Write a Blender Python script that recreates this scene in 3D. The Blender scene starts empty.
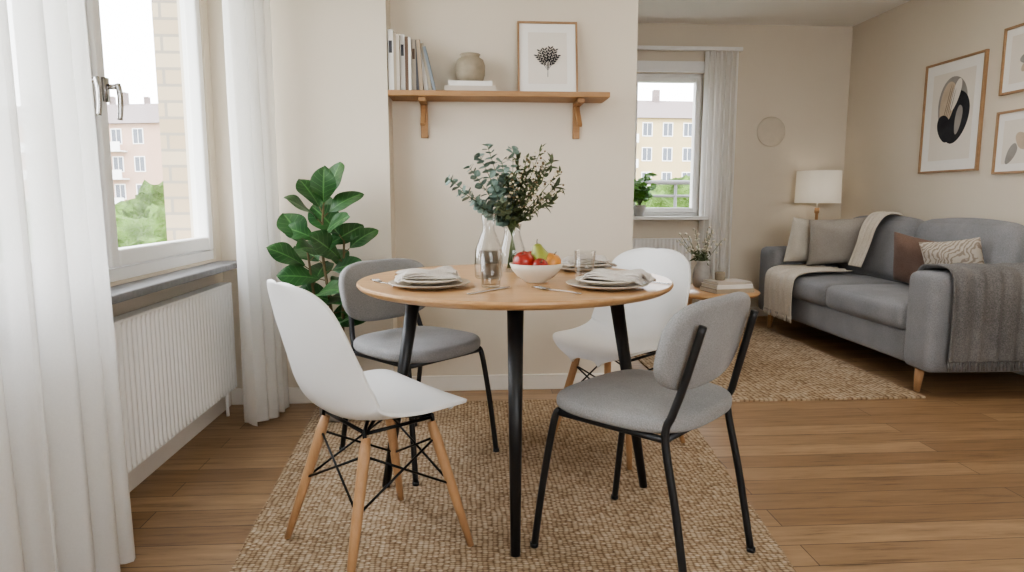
import bpy,bmesh,math,random
from mathutils import Vector,Matrix,noise
R=random.Random(7)
S=bpy.context.scene
pi=math.pi
# ---------------------------------------------------------------- materials
def nn(nt,t,**k):
    n=nt.nodes.new(t)
    for a,b in k.items(): setattr(n,a,b)
    return n
def rgba(c): return (c[0],c[1],c[2],1)
def ramp(nt,fac,stops):
    r=nn(nt,'ShaderNodeValToRGB'); e=r.color_ramp.elements
    while len(e)<len(stops): e.new(.5)
    for i,(p,c) in enumerate(stops): e[i].position=p; e[i].color=rgba(c)
    nt.links.new(fac,r.inputs[0]); return r.outputs[0]
def base(name,rough=.5,metal=0,spec=.5):
    m=bpy.data.materials.new(name); m.use_nodes=True; nt=m.node_tree
    b=nt.nodes['Principled BSDF']; b.inputs['Roughness'].default_value=rough
    b.inputs['Metallic'].default_value=metal; b.inputs['Specular IOR Level'].default_value=spec
    return m,nt,b
def coords(nt,scale=(1,1,1),rot=(0,0,0),kind='Object'):
    tc=nn(nt,'ShaderNodeTexCoord'); mp=nn(nt,'ShaderNodeMapping')
    mp.inputs['Scale'].default_value=scale; mp.inputs['Rotation'].default_value=rot
    nt.links.new(tc.outputs[kind],mp.inputs[0]); return mp.outputs[0]
def nz(nt,vec,scale,detail=4,rough=.55):
    n=nn(nt,'ShaderNodeTexNoise'); n.inputs['Scale'].default_value=scale
    n.inputs['Detail'].default_value=detail; n.inputs['Roughness'].default_value=rough
    nt.links.new(vec,n.inputs['Vector']); return n.outputs['Fac']
def bump(nt,b,h,strength=.3,dist=.01):
    n=nn(nt,'ShaderNodeBump'); n.inputs['Strength'].default_value=strength
    n.inputs['Distance'].default_value=dist
    nt.links.new(h,n.inputs['Height']); nt.links.new(n.outputs[0],b.inputs['Normal'])
def sc(c,k): return tuple(min(1,x*k) for x in c)
def pm(name,c,rough=.5,metal=0,spec=.5,var=.06,vs=6,bs=0,bst=.2,bd=.002,sheen=0,coat=0):
    m,nt,b=base(name,rough,metal,spec); v=coords(nt)
    f=nz(nt,v,vs)
    nt.links.new(ramp(nt,f,[(.3,sc(c,1-var)),(.7,sc(c,1+var))]),b.inputs['Base Color'])
    if bs: bump(nt,b,nz(nt,v,bs,3),bst,bd)
    if sheen: b.inputs['Sheen Weight'].default_value=sheen
    if coat: b.inputs['Coat Weight'].default_value=coat
    return m
def fabric(name,c,c2=None,s=260,var=.12):
    m,nt,b=base(name,.95,0,.1); v=coords(nt)
    f=nz(nt,v,s,2); g=nz(nt,v,5,3)
    mx=nn(nt,'ShaderNodeMix',data_type='FLOAT'); mx.inputs[0].default_value=.35
    nt.links.new(f,mx.inputs[2]); nt.links.new(g,mx.inputs[3])
    nt.links.new(ramp(nt,mx.outputs[0],[(.35,sc(c,1-var)),(.65,c2 or sc(c,1+var))]),b.inputs['Base Color'])
    bump(nt,b,f,.25,.002); b.inputs['Sheen Weight'].default_value=.1
    return m
def wood(name,c1,c2,sc3=(1,12,12),rough=.45,s=3):
    m,nt,b=base(name,rough,0,.4); v=coords(nt,sc3)
    f=nz(nt,v,s,6,.6); f2=nz(nt,v,s*6,3,.6)
    mx=nn(nt,'ShaderNodeMix',data_type='FLOAT'); mx.inputs[0].default_value=.3
    nt.links.new(f,mx.inputs[2]); nt.links.new(f2,mx.inputs[3])
    nt.links.new(ramp(nt,mx.outputs[0],[(.3,c1),(.7,c2)]),b.inputs['Base Color'])
    bump(nt,b,f2,.08,.002); return m
def floormat():
    m,nt,b=base('oak_floor',.34,0,.5); v=coords(nt)
    br=nn(nt,'ShaderNodeTexBrick'); br.offset=.37; br.offset_frequency=2
    br.inputs['Scale'].default_value=1; br.inputs['Brick Width'].default_value=1.5
    br.inputs['Row Height'].default_value=.115; br.inputs['Mortar Size'].default_value=.0018
    br.inputs['Mortar Smooth'].default_value=.3
    br.inputs['Color1'].default_value=(.26,.155,.080,1); br.inputs['Color2'].default_value=(.395,.258,.145,1)
    br.inputs['Mortar'].default_value=(.08,.045,.022,1); nt.links.new(v,br.inputs['Vector'])
    v2=coords(nt,(1.3,15,1)); g=nz(nt,v2,2.4,8,.7)
    gr=ramp(nt,g,[(.32,(.45,.41,.37)),(.45,(.88,.87,.85)),(.55,(1,1,1)),(.7,(1.26,1.26,1.26))])
    mx=nn(nt,'ShaderNodeMix',data_type='RGBA',blend_type='MULTIPLY'); mx.inputs[0].default_value=.9
    nt.links.new(br.outputs[0],mx.inputs[6]); nt.links.new(gr,mx.inputs[7])
    nt.links.new(mx.outputs[2],b.inputs['Base Color'])
    bump(nt,b,br.outputs['Fac'],-.15,.002); return m
def jute(name,sx=62,sy=95):
    m,nt,b=base(name,.95,0,.1); v=coords(nt,(sx,sy,1))
    n0=nn(nt,'ShaderNodeTexNoise'); n0.inputs['Scale'].default_value=.12; nt.links.new(v,n0.inputs['Vector'])
    va=nn(nt,'ShaderNodeVectorMath',operation='MULTIPLY_ADD'); va.inputs[1].default_value=(1.2,1.2,0)
    nt.links.new(n0.outputs['Color'],va.inputs[0]); nt.links.new(v,va.inputs[2])
    vo=nn(nt,'ShaderNodeTexVoronoi'); vo.voronoi_dimensions='2D'; vo.inputs['Scale'].default_value=1; vo.inputs['Randomness'].default_value=.35
    nt.links.new(va.outputs[0],vo.inputs['Vector'])
    sp=nn(nt,'ShaderNodeSeparateColor'); nt.links.new(vo.outputs['Color'],sp.inputs[0])
    cc=ramp(nt,sp.outputs[0],[(0,(.35,.25,.165)),(.5,(.47,.36,.25)),(1,(.58,.47,.35))])
    dd=ramp(nt,vo.outputs['Distance'],[(.25,(1,1,1)),(.62,(.42,.37,.32))])
    v3=coords(nt); gg=ramp(nt,nz(nt,v3,5,3),[(.3,(.86,.85,.83)),(.7,(1.08,1.08,1.08))])
    mx=nn(nt,'ShaderNodeMix',data_type='RGBA',blend_type='MULTIPLY'); mx.inputs[0].default_value=1
    nt.links.new(cc,mx.inputs[6]); nt.links.new(dd,mx.inputs[7])
    m2=nn(nt,'ShaderNodeMix',data_type='RGBA',blend_type='MULTIPLY'); m2.inputs[0].default_value=1
    nt.links.new(mx.outputs[2],m2.inputs[6]); nt.links.new(gg,m2.inputs[7])
    nt.links.new(m2.outputs[2],b.inputs['Base Color'])
    bump(nt,b,vo.outputs['Distance'],-.8,.006); return m
def sheer(name,c=(.93,.92,.9),tr=.3,tl=.5):
    m=bpy.data.materials.new(name); m.use_nodes=True; nt=m.node_tree; nt.nodes.clear()
    o=nn(nt,'ShaderNodeOutputMaterial'); t=nn(nt,'ShaderNodeBsdfTransparent')
    d=nn(nt,'ShaderNodeBsdfDiffuse'); l=nn(nt,'ShaderNodeBsdfTranslucent')
    v=coords(nt); g=ramp(nt,nz(nt,v,180,2),[(.3,sc(c,.96)),(.7,c)])
    nt.links.new(g,d.inputs[0]); nt.links.new(g,l.inputs[0])
    m1=nn(nt,'ShaderNodeMixShader'); m1.inputs[0].default_value=tl
    m2=nn(nt,'ShaderNodeMixShader'); m2.inputs[0].default_value=1-tr
    nt.links.new(d.outputs[0],m1.inputs[1]); nt.links.new(l.outputs[0],m1.inputs[2])
    nt.links.new(t.outputs[0],m2.inputs[1]); nt.links.new(m1.outputs[0],m2.inputs[2])
    nt.links.new(m2.outputs[0],o.inputs[0]); return m
def thinglass(name,k=.5,p=3,b0=.03,tint=(1,1,1)):
    m=bpy.data.materials.new(name); m.use_nodes=True; nt=m.node_tree; nt.nodes.clear()
    o=nn(nt,'ShaderNodeOutputMaterial'); t=nn(nt,'ShaderNodeBsdfTransparent'); t.inputs[0].default_value=rgba(tint)
    g=nn(nt,'ShaderNodeBsdfGlossy'); g.inputs['Roughness'].default_value=.02
    lw=nn(nt,'ShaderNodeLayerWeight'); lw.inputs[0].default_value=.5
    a=nn(nt,'ShaderNodeMath',operation='POWER'); nt.links.new(lw.outputs['Facing'],a.inputs[0]); a.inputs[1].default_value=p
    c=nn(nt,'ShaderNodeMath',operation='MULTIPLY_ADD'); nt.links.new(a.outputs[0],c.inputs[0]); c.inputs[1].default_value=k; c.inputs[2].default_value=b0
    mx=nn(nt,'ShaderNodeMixShader'); nt.links.new(c.outputs[0],mx.inputs[0])
    nt.links.new(t.outputs[0],mx.inputs[1]); nt.links.new(g.outputs[0],mx.inputs[2])
    nt.links.new(mx.outputs[0],o.inputs[0]); return m
def leafmat(name,c1,c2,rib,rough=.35):
    m,nt,b=base(name,rough,0,.5)
    tc=nn(nt,'ShaderNodeTexCoord'); sp=nn(nt,'ShaderNodeSeparateXYZ'); nt.links.new(tc.outputs['UV'],sp.inputs[0])
    def M(op,a,bb):
        n=nn(nt,'ShaderNodeMath',operation=op)
        for i,q in enumerate((a,bb)):
            if q is None: continue
            if isinstance(q,(int,float)): n.inputs[i].default_value=q
            else: nt.links.new(q,n.inputs[i])
        return n.outputs[0]
    au=M('ABSOLUTE',M('SUBTRACT',sp.outputs[0],.5),None)
    mid=M('LESS_THAN',au,.03)
    ph=M('FRACT',M('SUBTRACT',M('MULTIPLY',sp.outputs[1],7),M('MULTIPLY',au,3)),None)
    vein=M('MULTIPLY',M('LESS_THAN',ph,.1),.5)
    fac=M('MAXIMUM',mid,vein)
    v=coords(nt); g=ramp(nt,nz(nt,v,9),[(.3,c1),(.7,c2)])
    mx=nn(nt,'ShaderNodeMix',data_type='RGBA'); nt.links.new(fac,mx.inputs[0])
    nt.links.new(g,mx.inputs[6]); mx.inputs[7].default_value=rgba(rib)
    nt.links.new(mx.outputs[2],b.inputs['Base Color'])
    return m
def brickmat():
    m,nt,b=base('brick_wall',.9,0,.2); v=coords(nt,(1,1,1),(pi/2,0,0))
    br=nn(nt,'ShaderNodeTexBrick'); br.inputs['Scale'].default_value=1
    br.inputs['Brick Width'].default_value=.22; br.inputs['Row Height'].default_value=.075
    br.inputs['Mortar Size'].default_value=.007
    br.inputs['Color1'].default_value=(.60,.49,.35,1); br.inputs['Color2'].default_value=(.50,.39,.26,1)
    br.inputs['Mortar'].default_value=(.36,.32,.27,1); nt.links.new(v,br.inputs['Vector'])
    nt.links.new(br.outputs[0],b.inputs['Base Color']); bump(nt,b,br.outputs['Fac'],-.5,.01); return m

WALLC=(.70,.63,.53)
M={}
M['wall']=pm('wall_paint',WALLC,.9,0,.2,.015,2,90,.08,.001)
M['ceil']=pm('ceiling_paint',(.87,.85,.81),.95,0,.1,.01,2)
M['white']=pm('white_lacquer',(.84,.83,.81),.4,0,.4,.01,3)
M['trim']=pm('trim_paint',(.80,.76,.70),.5,0,.4,.01,3)
M['floor']=floormat(); M['jute']=jute('jute_weave'); M['jute2']=jute('jute_braid',40,70)
M['sheer']=sheer('sheer_linen',(.96,.95,.93),.30,.5); M['sheer2']=sheer('white_linen_voile',(.98,.97,.95),.06,.45); M['glass']=thinglass('window_glass',.3,4,.02)
M['gl']=thinglass('clear_glass',.75,2.6,.035,(.985,.99,.99)); M['brick']=brickmat()
M['stone']=pm('grey_sill_stone',(.23,.23,.24),.45,0,.5,.15,30)
M['shell']=pm('white_plastic_shell',(.82,.82,.81),.38,0,.45,.01,2)
M['beech']=wood('beech_legs',(.42,.235,.115),(.54,.33,.18),(14,14,2))
M['oak']=wood('oak_tabletop',(.43,.24,.108),(.60,.375,.19),(1.2,14,10),.33)
M['shelfw']=wood('oak_shelf',(.32,.17,.075),(.43,.25,.12),(1.2,14,14),.5)
M['black']=pm('black_metal',(.012,.012,.013),.42,0,.5,.1,20)
M['wire']=pm('black_steel_wire',(.01,.01,.01),.4,.5,.5,.1,20)
M['grey']=fabric('grey_upholstery',(.25,.245,.242),(.35,.342,.338),330)
M['sofa']=fabric('grey_sofa_fabric',(.215,.215,.225),(.29,.288,.30),220)
M['cera']=pm('cream_ceramic',(.70,.64,.54),.35,0,.5,.05,25)
M['plate']=pm('speckled_stoneware',(.46,.39,.31),.4,0,.5,.14,60)
M['linen']=fabric('napkin_linen',(.54,.49,.44),(.70,.65,.59),300)
M['steel']=pm('brushed_steel',(.45,.44,.43),.25,1,.5,.05,30)
M['leaf']=leafmat('fiddle_leaf',(.015,.055,.016),(.035,.105,.027),(.09,.20,.065),.42)
M['euc']=leafmat('eucalyptus_leaf',(.12,.19,.16),(.24,.32,.27),(.30,.38,.33),.6)
M['herb']=leafmat('dark_sprig_leaf',(.045,.065,.03),(.11,.135,.06),(.14,.16,.09),.6)
M['green']=leafmat('bright_leaf',(.08,.22,.03),(.16,.36,.06),(.22,.42,.1),.5)
M['stem']=pm('plant_stem',(.12,.09,.04),.7)
M['gstem']=pm('green_stem',(.10,.14,.05),.7)
M['bloom']=pm('cream_bloom',(.68,.62,.44),.8)
M['berry']=pm('brown_seed_head',(.18,.13,.07),.8)
M['wbloom']=pm('white_bloom',(.80,.76,.66),.8)
M['soil']=pm('soil',(.04,.025,.015),.95)
M['apple']=pm('red_apple_skin',(.33,.03,.02),.3,0,.5,.5,14,coat=.3)
M['pear']=pm('pear_skin',(.30,.32,.06),.4,0,.5,.25,14)
M['lime']=pm('blush_apple_skin',(.60,.26,.06),.35,0,.5,.35,30)
M['throw']=fabric('cream_throw',(.56,.50,.42),(.70,.64,.56),200)
M['gthrow']=fabric('grey_throw',(.13,.125,.12),(.22,.21,.205),160)
M['pwhite']=fabric('ivory_cushion_linen',(.56,.52,.45),(.66,.62,.55),250)
M['pbeige']=fabric('beige_cushion_linen',(.34,.31,.275),(.44,.405,.365),250)
M['prust']=fabric('brown_cushion',(.15,.095,.075),(.22,.15,.12),250)
M['paper']=pm('art_paper',(.76,.71,.64),.8,0,.2,.02,5)
M['mat']=pm('frame_mat_board',(.84,.82,.78),.8,0,.2,.01,5)
M['ink']=pm('art_ink_dark',(.045,.045,.05),.9,0,.1,.3,8)
M['inkg']=pm('art_ink_grey',(.33,.31,.29),.9,0,.1,.15,8)
M['inkb']=pm('art_ink_tan',(.55,.45,.35),.9,0,.1,.1,8)
M['frame']=wood('frame_wood',(.30,.18,.10),(.42,.27,.155),(3,3,3))
M['shade']=sheer('lamp_shade_linen',(.95,.92,.86),.0,.35)
M['smudge']=pm('beige_wall_smudge',(.635,.568,.475),.9,0,.15,.04,14)  # slightly darker than the wall, for the smudge disc
M['vase']=pm('stoneware_vase',(.32,.27,.20),.55,0,.4,.12,25)
M['gvase']=pm('grey_ceramic',(.40,.38,.36),.5,0,.4,.1,25)
M['pages']=pm('book_pages',(.78,.74,.66),.9,0,.1,.06,80)
BK=[pm('book_cover_%d'%i,c,.6) for i,c in enumerate([(.52,.46,.39),(.36,.28,.20),(.74,.72,.68),(.14,.085,.055),(.38,.32,.24),(.06,.06,.07),(.28,.21,.15),(.20,.23,.26)])]
def pat():
    m,nt,b=base('patterned_cushion',.95,0,.1); v=coords(nt,(9,9,9),(0,.5,.4))
    w=nn(nt,'ShaderNodeTexWave'); w.inputs['Scale'].default_value=1.5; w.inputs['Distortion'].default_value=16; w.inputs['Detail'].default_value=3
    nt.links.new(v,w.inputs['Vector'])
    nt.links.new(ramp(nt,w.outputs['Fac'],[(.2,(.29,.24,.20)),(.6,(.50,.45,.385))]),b.inputs['Base Color']); return m
M['pat']=pat()
# ---------------------------------------------------------------- mesh helpers
def grp(name,loc=(0,0,0),rz=0):
    e=bpy.data.objects.new(name,None); S.collection.objects.link(e); e.empty_display_size=.1
    e.location=loc; e.rotation_euler=(0,0,rz); return e
def obj(name,bm,mats,parent=None,loc=(0,0,0),rot=(0,0,0),smooth=True,bevel=0,solid=0,ang=None):
    bmesh.ops.recalc_face_normals(bm,faces=bm.faces)
    me=bpy.data.meshes.new(name); bm.to_mesh(me); bm.free()
    if not isinstance(mats,(list,tuple)): mats=[mats]
    for m in mats: me.materials.append(m)
    o=bpy.data.objects.new(name,me); S.collection.objects.link(o); o.location=loc; o.rotation_euler=rot
    if smooth: me.polygons.foreach_set('use_smooth',[True]*len(me.polygons))
    if solid:
        k=o.modifiers.new('s','SOLIDIFY'); k.thickness=solid; k.offset=0
    if bevel:
        k=o.modifiers.new('b','BEVEL'); k.width=bevel; k.segments=2; k.limit_method='ANGLE'; k.angle_limit=.7
        k.harden_normals=False
        if smooth: me.polygons.foreach_set('use_smooth',[False]*len(me.polygons))
    if parent: o.parent=parent
    return o
def clamp0(bm,z=0):
    for v in bm.verts:
        if v.co.z<z: v.co.z=z
def box(bm,x0,x1,y0,y1,z0,z1,mi=0,mx=None):
    v=[bm.verts.new((x,y,z)) for x in (x0,x1) for y in (y0,y1) for z in (z0,z1)]
    if mx:
        for q in v: q.co=mx@q.co
    for f in ((0,1,3,2),(4,6,7,5),(0,4,5,1),(2,3,7,6),(0,2,6,4),(1,5,7,3)):
        bm.faces.new([v[i] for i in f]).material_index=mi
def boxo(name,x0,x1,y0,y1,z0,z1,mat,parent=None,bevel=.003):
    bm=bmesh.new(); cx,cy,cz=(x0+x1)/2,(y0+y1)/2,(z0+z1)/2
    box(bm,x0-cx,x1-cx,y0-cy,y1-cy,z0-cz,z1-cz)
    return obj(name,bm,mat,parent,loc=(cx,cy,cz),smooth=False,bevel=bevel)
def lathe(bm,prof,seg=40,mi=0,c=(0,0,0),mx=None):
    rings=[]
    for r,z in prof:
        if r<1e-5: ring=[bm.verts.new((c[0],c[1],c[2]+z))]
        else: ring=[bm.verts.new((c[0]+r*math.cos(2*pi*i/seg),c[1]+r*math.sin(2*pi*i/seg),c[2]+z)) for i in range(seg)]
        if mx:
            for q in ring: q.co=mx@q.co
        rings.append(ring)
    for a,b in zip(rings,rings[1:]):
        for i in range(seg):
            j=(i+1)%seg
            if len(a)==1 and len(b)==1: continue
            if len(a)==1: f=bm.faces.new((a[0],b[i],b[j]))
            elif len(b)==1: f=bm.faces.new((a[i],a[j],b[0]))
            else: f=bm.faces.new((a[i],a[j],b[j],b[i]))
            f.material_index=mi
def smoothpts(pts,n=6):
    P=[Vector(p) for p in pts]; out=[]
    for i in range(len(P)-1):
        p0=P[max(0,i-1)];p1=P[i];p2=P[i+1];p3=P[min(len(P)-1,i+2)]
        for k in range(n):
            t=k/n; out.append(.5*((2*p1)+(p2-p0)*t+(2*p0-5*p1+4*p2-p3)*t*t+(3*p1-p0-3*p2+p3)*t**3))
    out.append(P[-1]); return out
def tube(bm,pts,rad,seg=10,mi=0):
    P=[Vector(p) for p in pts]; n=len(P)
    if not isinstance(rad,(list,tuple)): rad=[rad]*n
    if len(rad)==2 and n!=2: rad=[rad[0]+(rad[1]-rad[0])*i/(n-1) for i in range(n)]
    up=None; rings=[]
    for i in range(n):
        t=(P[min(n-1,i+1)]-P[max(0,i-1)]).normalized()
        if up is None: up=Vector((0,0,1)) if abs(t.z)<.9 else Vector((1,0,0))
        a=t.cross(up).normalized(); b=a.cross(t).normalized(); up=b
        rings.append([bm.verts.new(P[i]+rad[i]*(math.cos(2*pi*k/seg)*a+math.sin(2*pi*k/seg)*b)) for k in range(seg)])
    for a,b in zip(rings,rings[1:]):
        for k in range(seg):
            bm.faces.new((a[k],a[(k+1)%seg],b[(k+1)%seg],b[k])).material_index=mi
    for r in (rings[0],rings[-1]): bm.faces.new(r).material_index=mi
def rbox(bm,x0,x1,y0,y1,z0,z1,r=.04,N=12,puff=0,mi=0,mx=None,fn=None):
    h=Vector(((x1-x0)/2,(y1-y0)/2,(z1-z0)/2)); c=Vector(((x1+x0)/2,(y1+y0)/2,(z1+z0)/2))
    T=[math.sin((-1+2*i/N)*pi/2) for i in range(N+1)]
    cache={}
    def V(p):
        k=tuple(round(a,5) for a in p)
        if k in cache: return cache[k]
        q=Vector((p[0]*h.x,p[1]*h.y,p[2]*h.z))
        inn=Vector([max(-(h[i]-r),min(h[i]-r,q[i])) for i in range(3)])
        d=q-inn
        if d.length>1e-7: q=inn+d.normalized()*r
        if puff:
            q.z+=puff*p[2]*(1-p[0]**2)*(1-p[1]**2)
            q.x+=puff*.5*p[0]*(1-p[2]**2)*(1-p[1]**2)
            q.y+=puff*.5*p[1]*(1-p[2]**2)*(1-p[0]**2)
        q=q+c
        if fn: q=Vector(fn(q))
        if mx: q=mx@q
        cache[k]=bm.verts.new(q); return cache[k]
    for ax in range(3):
        for s in (-1,1):
            for i in range(N):
                for j in range(N):
                    vs=[]
                    for (a,b) in ((i,j),(i+1,j),(i+1,j+1),(i,j+1)):
                        p=[0,0,0]; p[ax]=s; p[(ax+1)%3]=T[a]; p[(ax+2)%3]=T[b]; vs.append(V(p))
                    try: bm.faces.new(vs).material_index=mi
                    except ValueError: pass
def sdisc(bm,a,b,n,th,r,seg=72,mi=0,fn=None,fr=(.3,.6,.85)):
    rings=[]
    for f in fr: rings.append(((a-r)*f,(b-r)*f,0))
    K=5
    for k in range(K+1):
        t=k/K*pi/2; rings.append((a-r+r*math.sin(t),b-r+r*math.sin(t),r-r*math.cos(t)))
    for k in range(K+1):
        t=pi/2-k/K*pi/2; rings.append((a-r+r*math.sin(t),b-r+r*math.sin(t),th-r+r*math.cos(t)))
    for f in reversed(fr): rings.append(((a-r)*f,(b-r)*f,th))
    g=fn or (lambda p:p)
    RR=[[bm.verts.new(g(Vector((0,0,0))))]]
    for A,B,z in rings:
        row=[]
        for i in range(seg):
            t=2*pi*i/seg; c,s=math.cos(t),math.sin(t)
            row.append(bm.verts.new(g(Vector((A*math.copysign(abs(c)**(2/n),c),B*math.copysign(abs(s)**(2/n),s),z)))))
        RR.append(row)
    RR.append([bm.verts.new(g(Vector((0,0,th))))])
    for p,q in zip(RR,RR[1:]):
        for i in range(seg):
            j=(i+1)%seg
            if len(p)==1: f=bm.faces.new((p[0],q[i],q[j]))
            elif len(q)==1: f=bm.faces.new((p[i],p[j],q[0]))
            else: f=bm.faces.new((p[i],p[j],q[j],q[i]))
            f.material_index=mi
def grid(bm,fn,nu,nv,mi=0,uv=False):
    V=[[bm.verts.new(fn(i/nu,j/nv)) for j in range(nv+1)] for i in range(nu+1)]
    L=bm.loops.layers.uv.verify() if uv else None
    for i in range(nu):
        for j in range(nv):
            f=bm.faces.new((V[i][j],V[i+1][j],V[i+1][j+1],V[i][j+1])); f.material_index=mi
            if uv:
                for lp,(a,b) in zip(f.loops,((i,j),(i+1,j),(i+1,j+1),(i,j+1))): lp[L].uv=(a/nu,b/nv)
def leaf(bm,pos,dirv,nrm,L,W,mi=0,curl=.25,fold=.2,obov=.6,nu=6,nv=8,wav=0):
    d=Vector(dirv).normalized(); s=d.cross(Vector(nrm)).normalized(); n=s.cross(d).normalized(); pos=Vector(pos)
    def f(u,v):
        x=(u-.5)*2
        w=math.sin(pi*min(1,max(0,v))**obov)**.7 if 0<v<1 else 0
        w=max(w,.03)
        return pos+d*(L*v*(1-.12*curl*v))+s*(x*W/2*w)+n*(-curl*L*v*v+fold*abs(x)*W*w*.5+wav*math.sin(v*9+x*2)*abs(x)*W)
    grid(bm,f,nu,nv,mi,True)
def pillow(bm,w,h,t,N=16,mi=0,mx=None):
    for s in (-1,1):
        def f(a,b):
            u=math.sin((a*2-1)*pi/2);v=math.sin((b*2-1)*pi/2)
            k=1-.07*(1-abs(v)**2)*abs(u); k2=1-.07*(1-abs(u)**2)*abs(v)
            z=t/2*((1-u**4)*(1-v**4))**.55*(1+.10*math.sin(u*4+v*3)*(1-v*v))
            p=Vector((u*w/2*k,v*h/2*k2,s*z)); 
            return mx@p if mx else p
        grid(bm,f,N,N,mi)
    bmesh.ops.remove_doubles(bm,verts=bm.verts,dist=.0004)
# ---------------------------------------------------------------- room shell
XL,XR,YB,YF,YP,YW,ZC=-1.24,3.30,-1.7,5.70,3.35,3.53,2.52
PX=-.40
BKX=XL-.225
boxo('floor',BKX,XR+.15,YB-.15,YF+.25,-.12,0,M['floor'],bevel=0)
boxo('ceiling',BKX,XR+.15,YB-.15,YF+.25,ZC,ZC+.15,M['ceil'],bevel=0)
boxo('wall_right',XR,XR+.15,YB-.15,YF+.25,0,ZC,M['wall'],bevel=0)
WY0,WY1,WZ0,WZ1=.35,3.28,.755,2.30
def multibox(name,boxes,mat,bevel=0,parent=None):
    bm=bmesh.new()
    for b in boxes: box(bm,*b)
    return obj(name,bm,mat,parent,smooth=False,bevel=bevel)
multibox('wall_left',[(XL-.11,XL,YB-.15,WY0,0,ZC),(XL-.11,XL,WY1,YF+.25,0,ZC),(XL-.11,XL,WY0,WY1,0,WZ0),(XL-.11,XL,WY0,WY1,WZ1,ZC)],M['wall'])
multibox('wall_left_brickwork',[(BKX,XL-.11,YB-.15,WY0,0,ZC),(BKX,XL-.11,WY1,YF+.25,0,ZC),(BKX,XL-.11,WY0,WY1,0,WZ0-.03),(BKX,XL-.11,WY0,WY1,WZ1,ZC)],M['brick'])
multibox('wall_partition',[(XL,PX,YP,YW+.14,0,ZC),(PX,.88,YW,YW+.14,0,ZC)],M['wall'])
RX0,RX1,RZ0,RZ1=.0,2.4,.8,2.2
multibox('wall_rear',[(XL,RX0,YB-.15,YB,0,ZC),(RX1,XR,YB-.15,YB,0,ZC),(RX0,RX1,YB-.15,YB,0,RZ0),(RX0,RX1,YB-.15,YB,RZ1,ZC)],M['wall'])
FX0,FX1,FZ0,FZ1=.95,2.02,.90,2.12
multibox('wall_back',[(XL,FX0,YF,YF+.25,0,ZC),(FX1,XR,YF,YF+.25,0,ZC),(FX0,FX1,YF,YF+.25,0,FZ0),(FX0,FX1,YF,YF+.25,FZ1,ZC)],M['wall'])
boxo('baseboard_partition',PX,.88,YW-.014,YW,0,.085,M['trim'])
boxo('baseboard_pilaster',XL+.014,PX,YP-.014,YP,0,.085,M['trim'])
boxo('baseboard_left',XL,XL+.014,YB,YP-.014,0,.085,M['trim'])
boxo('baseboard_back',XL,XR,YF-.014,YF,0,.085,M['trim'])
boxo('baseboard_right',XR-.014,XR,YB,YF-.014,0,.085,M['trim'])
def window_y(name,x0,x1,ys,z0,z1,handles):
    g=grp(name,(x0,ys[0],z0)); bm=bmesh.new(); o=Vector((x0,ys[0],z0))
    def B(a,b,c,d,e,f,mi=0): box(bm,a-o.x,b-o.x,c-o.y,d-o.y,e-o.z,f-o.z,mi)
    B(x0,x1,ys[0],ys[-1],z0,z0+.045); B(x0,x1,ys[0],ys[-1],z1-.045,z1)
    for y in ys:
        a=max(ys[0],y-.03);b=min(ys[-1],y+.03)
        if y in(ys[0],ys[-1]): a,b=(y,y+.035) if y==ys[0] else (y-.035,y)
        B(x0,x1,a,b,z0+.045,z1-.045)
    obj('casing',bm,M['white'],g,smooth=False,bevel=.004)
    bm=bmesh.new()
    for i in range(len(ys)-1):
        a=ys[i]+.032;b=ys[i+1]-.030;c=z0+.05;d=z1-.05;s=.052;X0,X1=x0+.035,x1+.015
        B(X0,X1,a,a+s,c,d);B(X0,X1,b-s,b,c,d);B(X0,X1,a+s,b-s,c,c+s+.01);B(X0,X1,a+s,b-s,d-s,d)
    obj('sash',bm,M['white'],g,smooth=False,bevel=.008)
    bm=bmesh.new()
    for i in range(len(ys)-1):
        B(x0+.06,x0+.066,ys[i]+.08,ys[i+1]-.08,z0+.11,z1-.10)
    obj('glass',bm,M['glass'],g,smooth=False)
    bm=bmesh.new()
    for hy in handles:
        hx=x1+.015
        B(hx,hx+.012,hy-.013,hy+.013,1.37,1.45)
        tube(bm,[Vector(p)-o for p in [(hx+.01,hy,1.42),(hx+.045,hy,1.42)]],.009,10)
        tube(bm,[Vector(p)-o for p in smoothpts([(hx+.045,hy,1.428),(hx+.052,hy-.003,1.40),(hx+.05,hy,1.35),(hx+.045,hy,1.31)],4)],[.010,.008],10)
    if handles: obj('handle',bm,M['steel'],g)
    return g
window_y('window_1',XL-.085,XL-.01,[WY0,1.33,2.31,WY1],WZ0,WZ1,[2.245,2.375])
boxo('window_sill',XL+.0005,-1.115,WY0-.05,3.30,.715,.745,M['stone'],bevel=.006)
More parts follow.
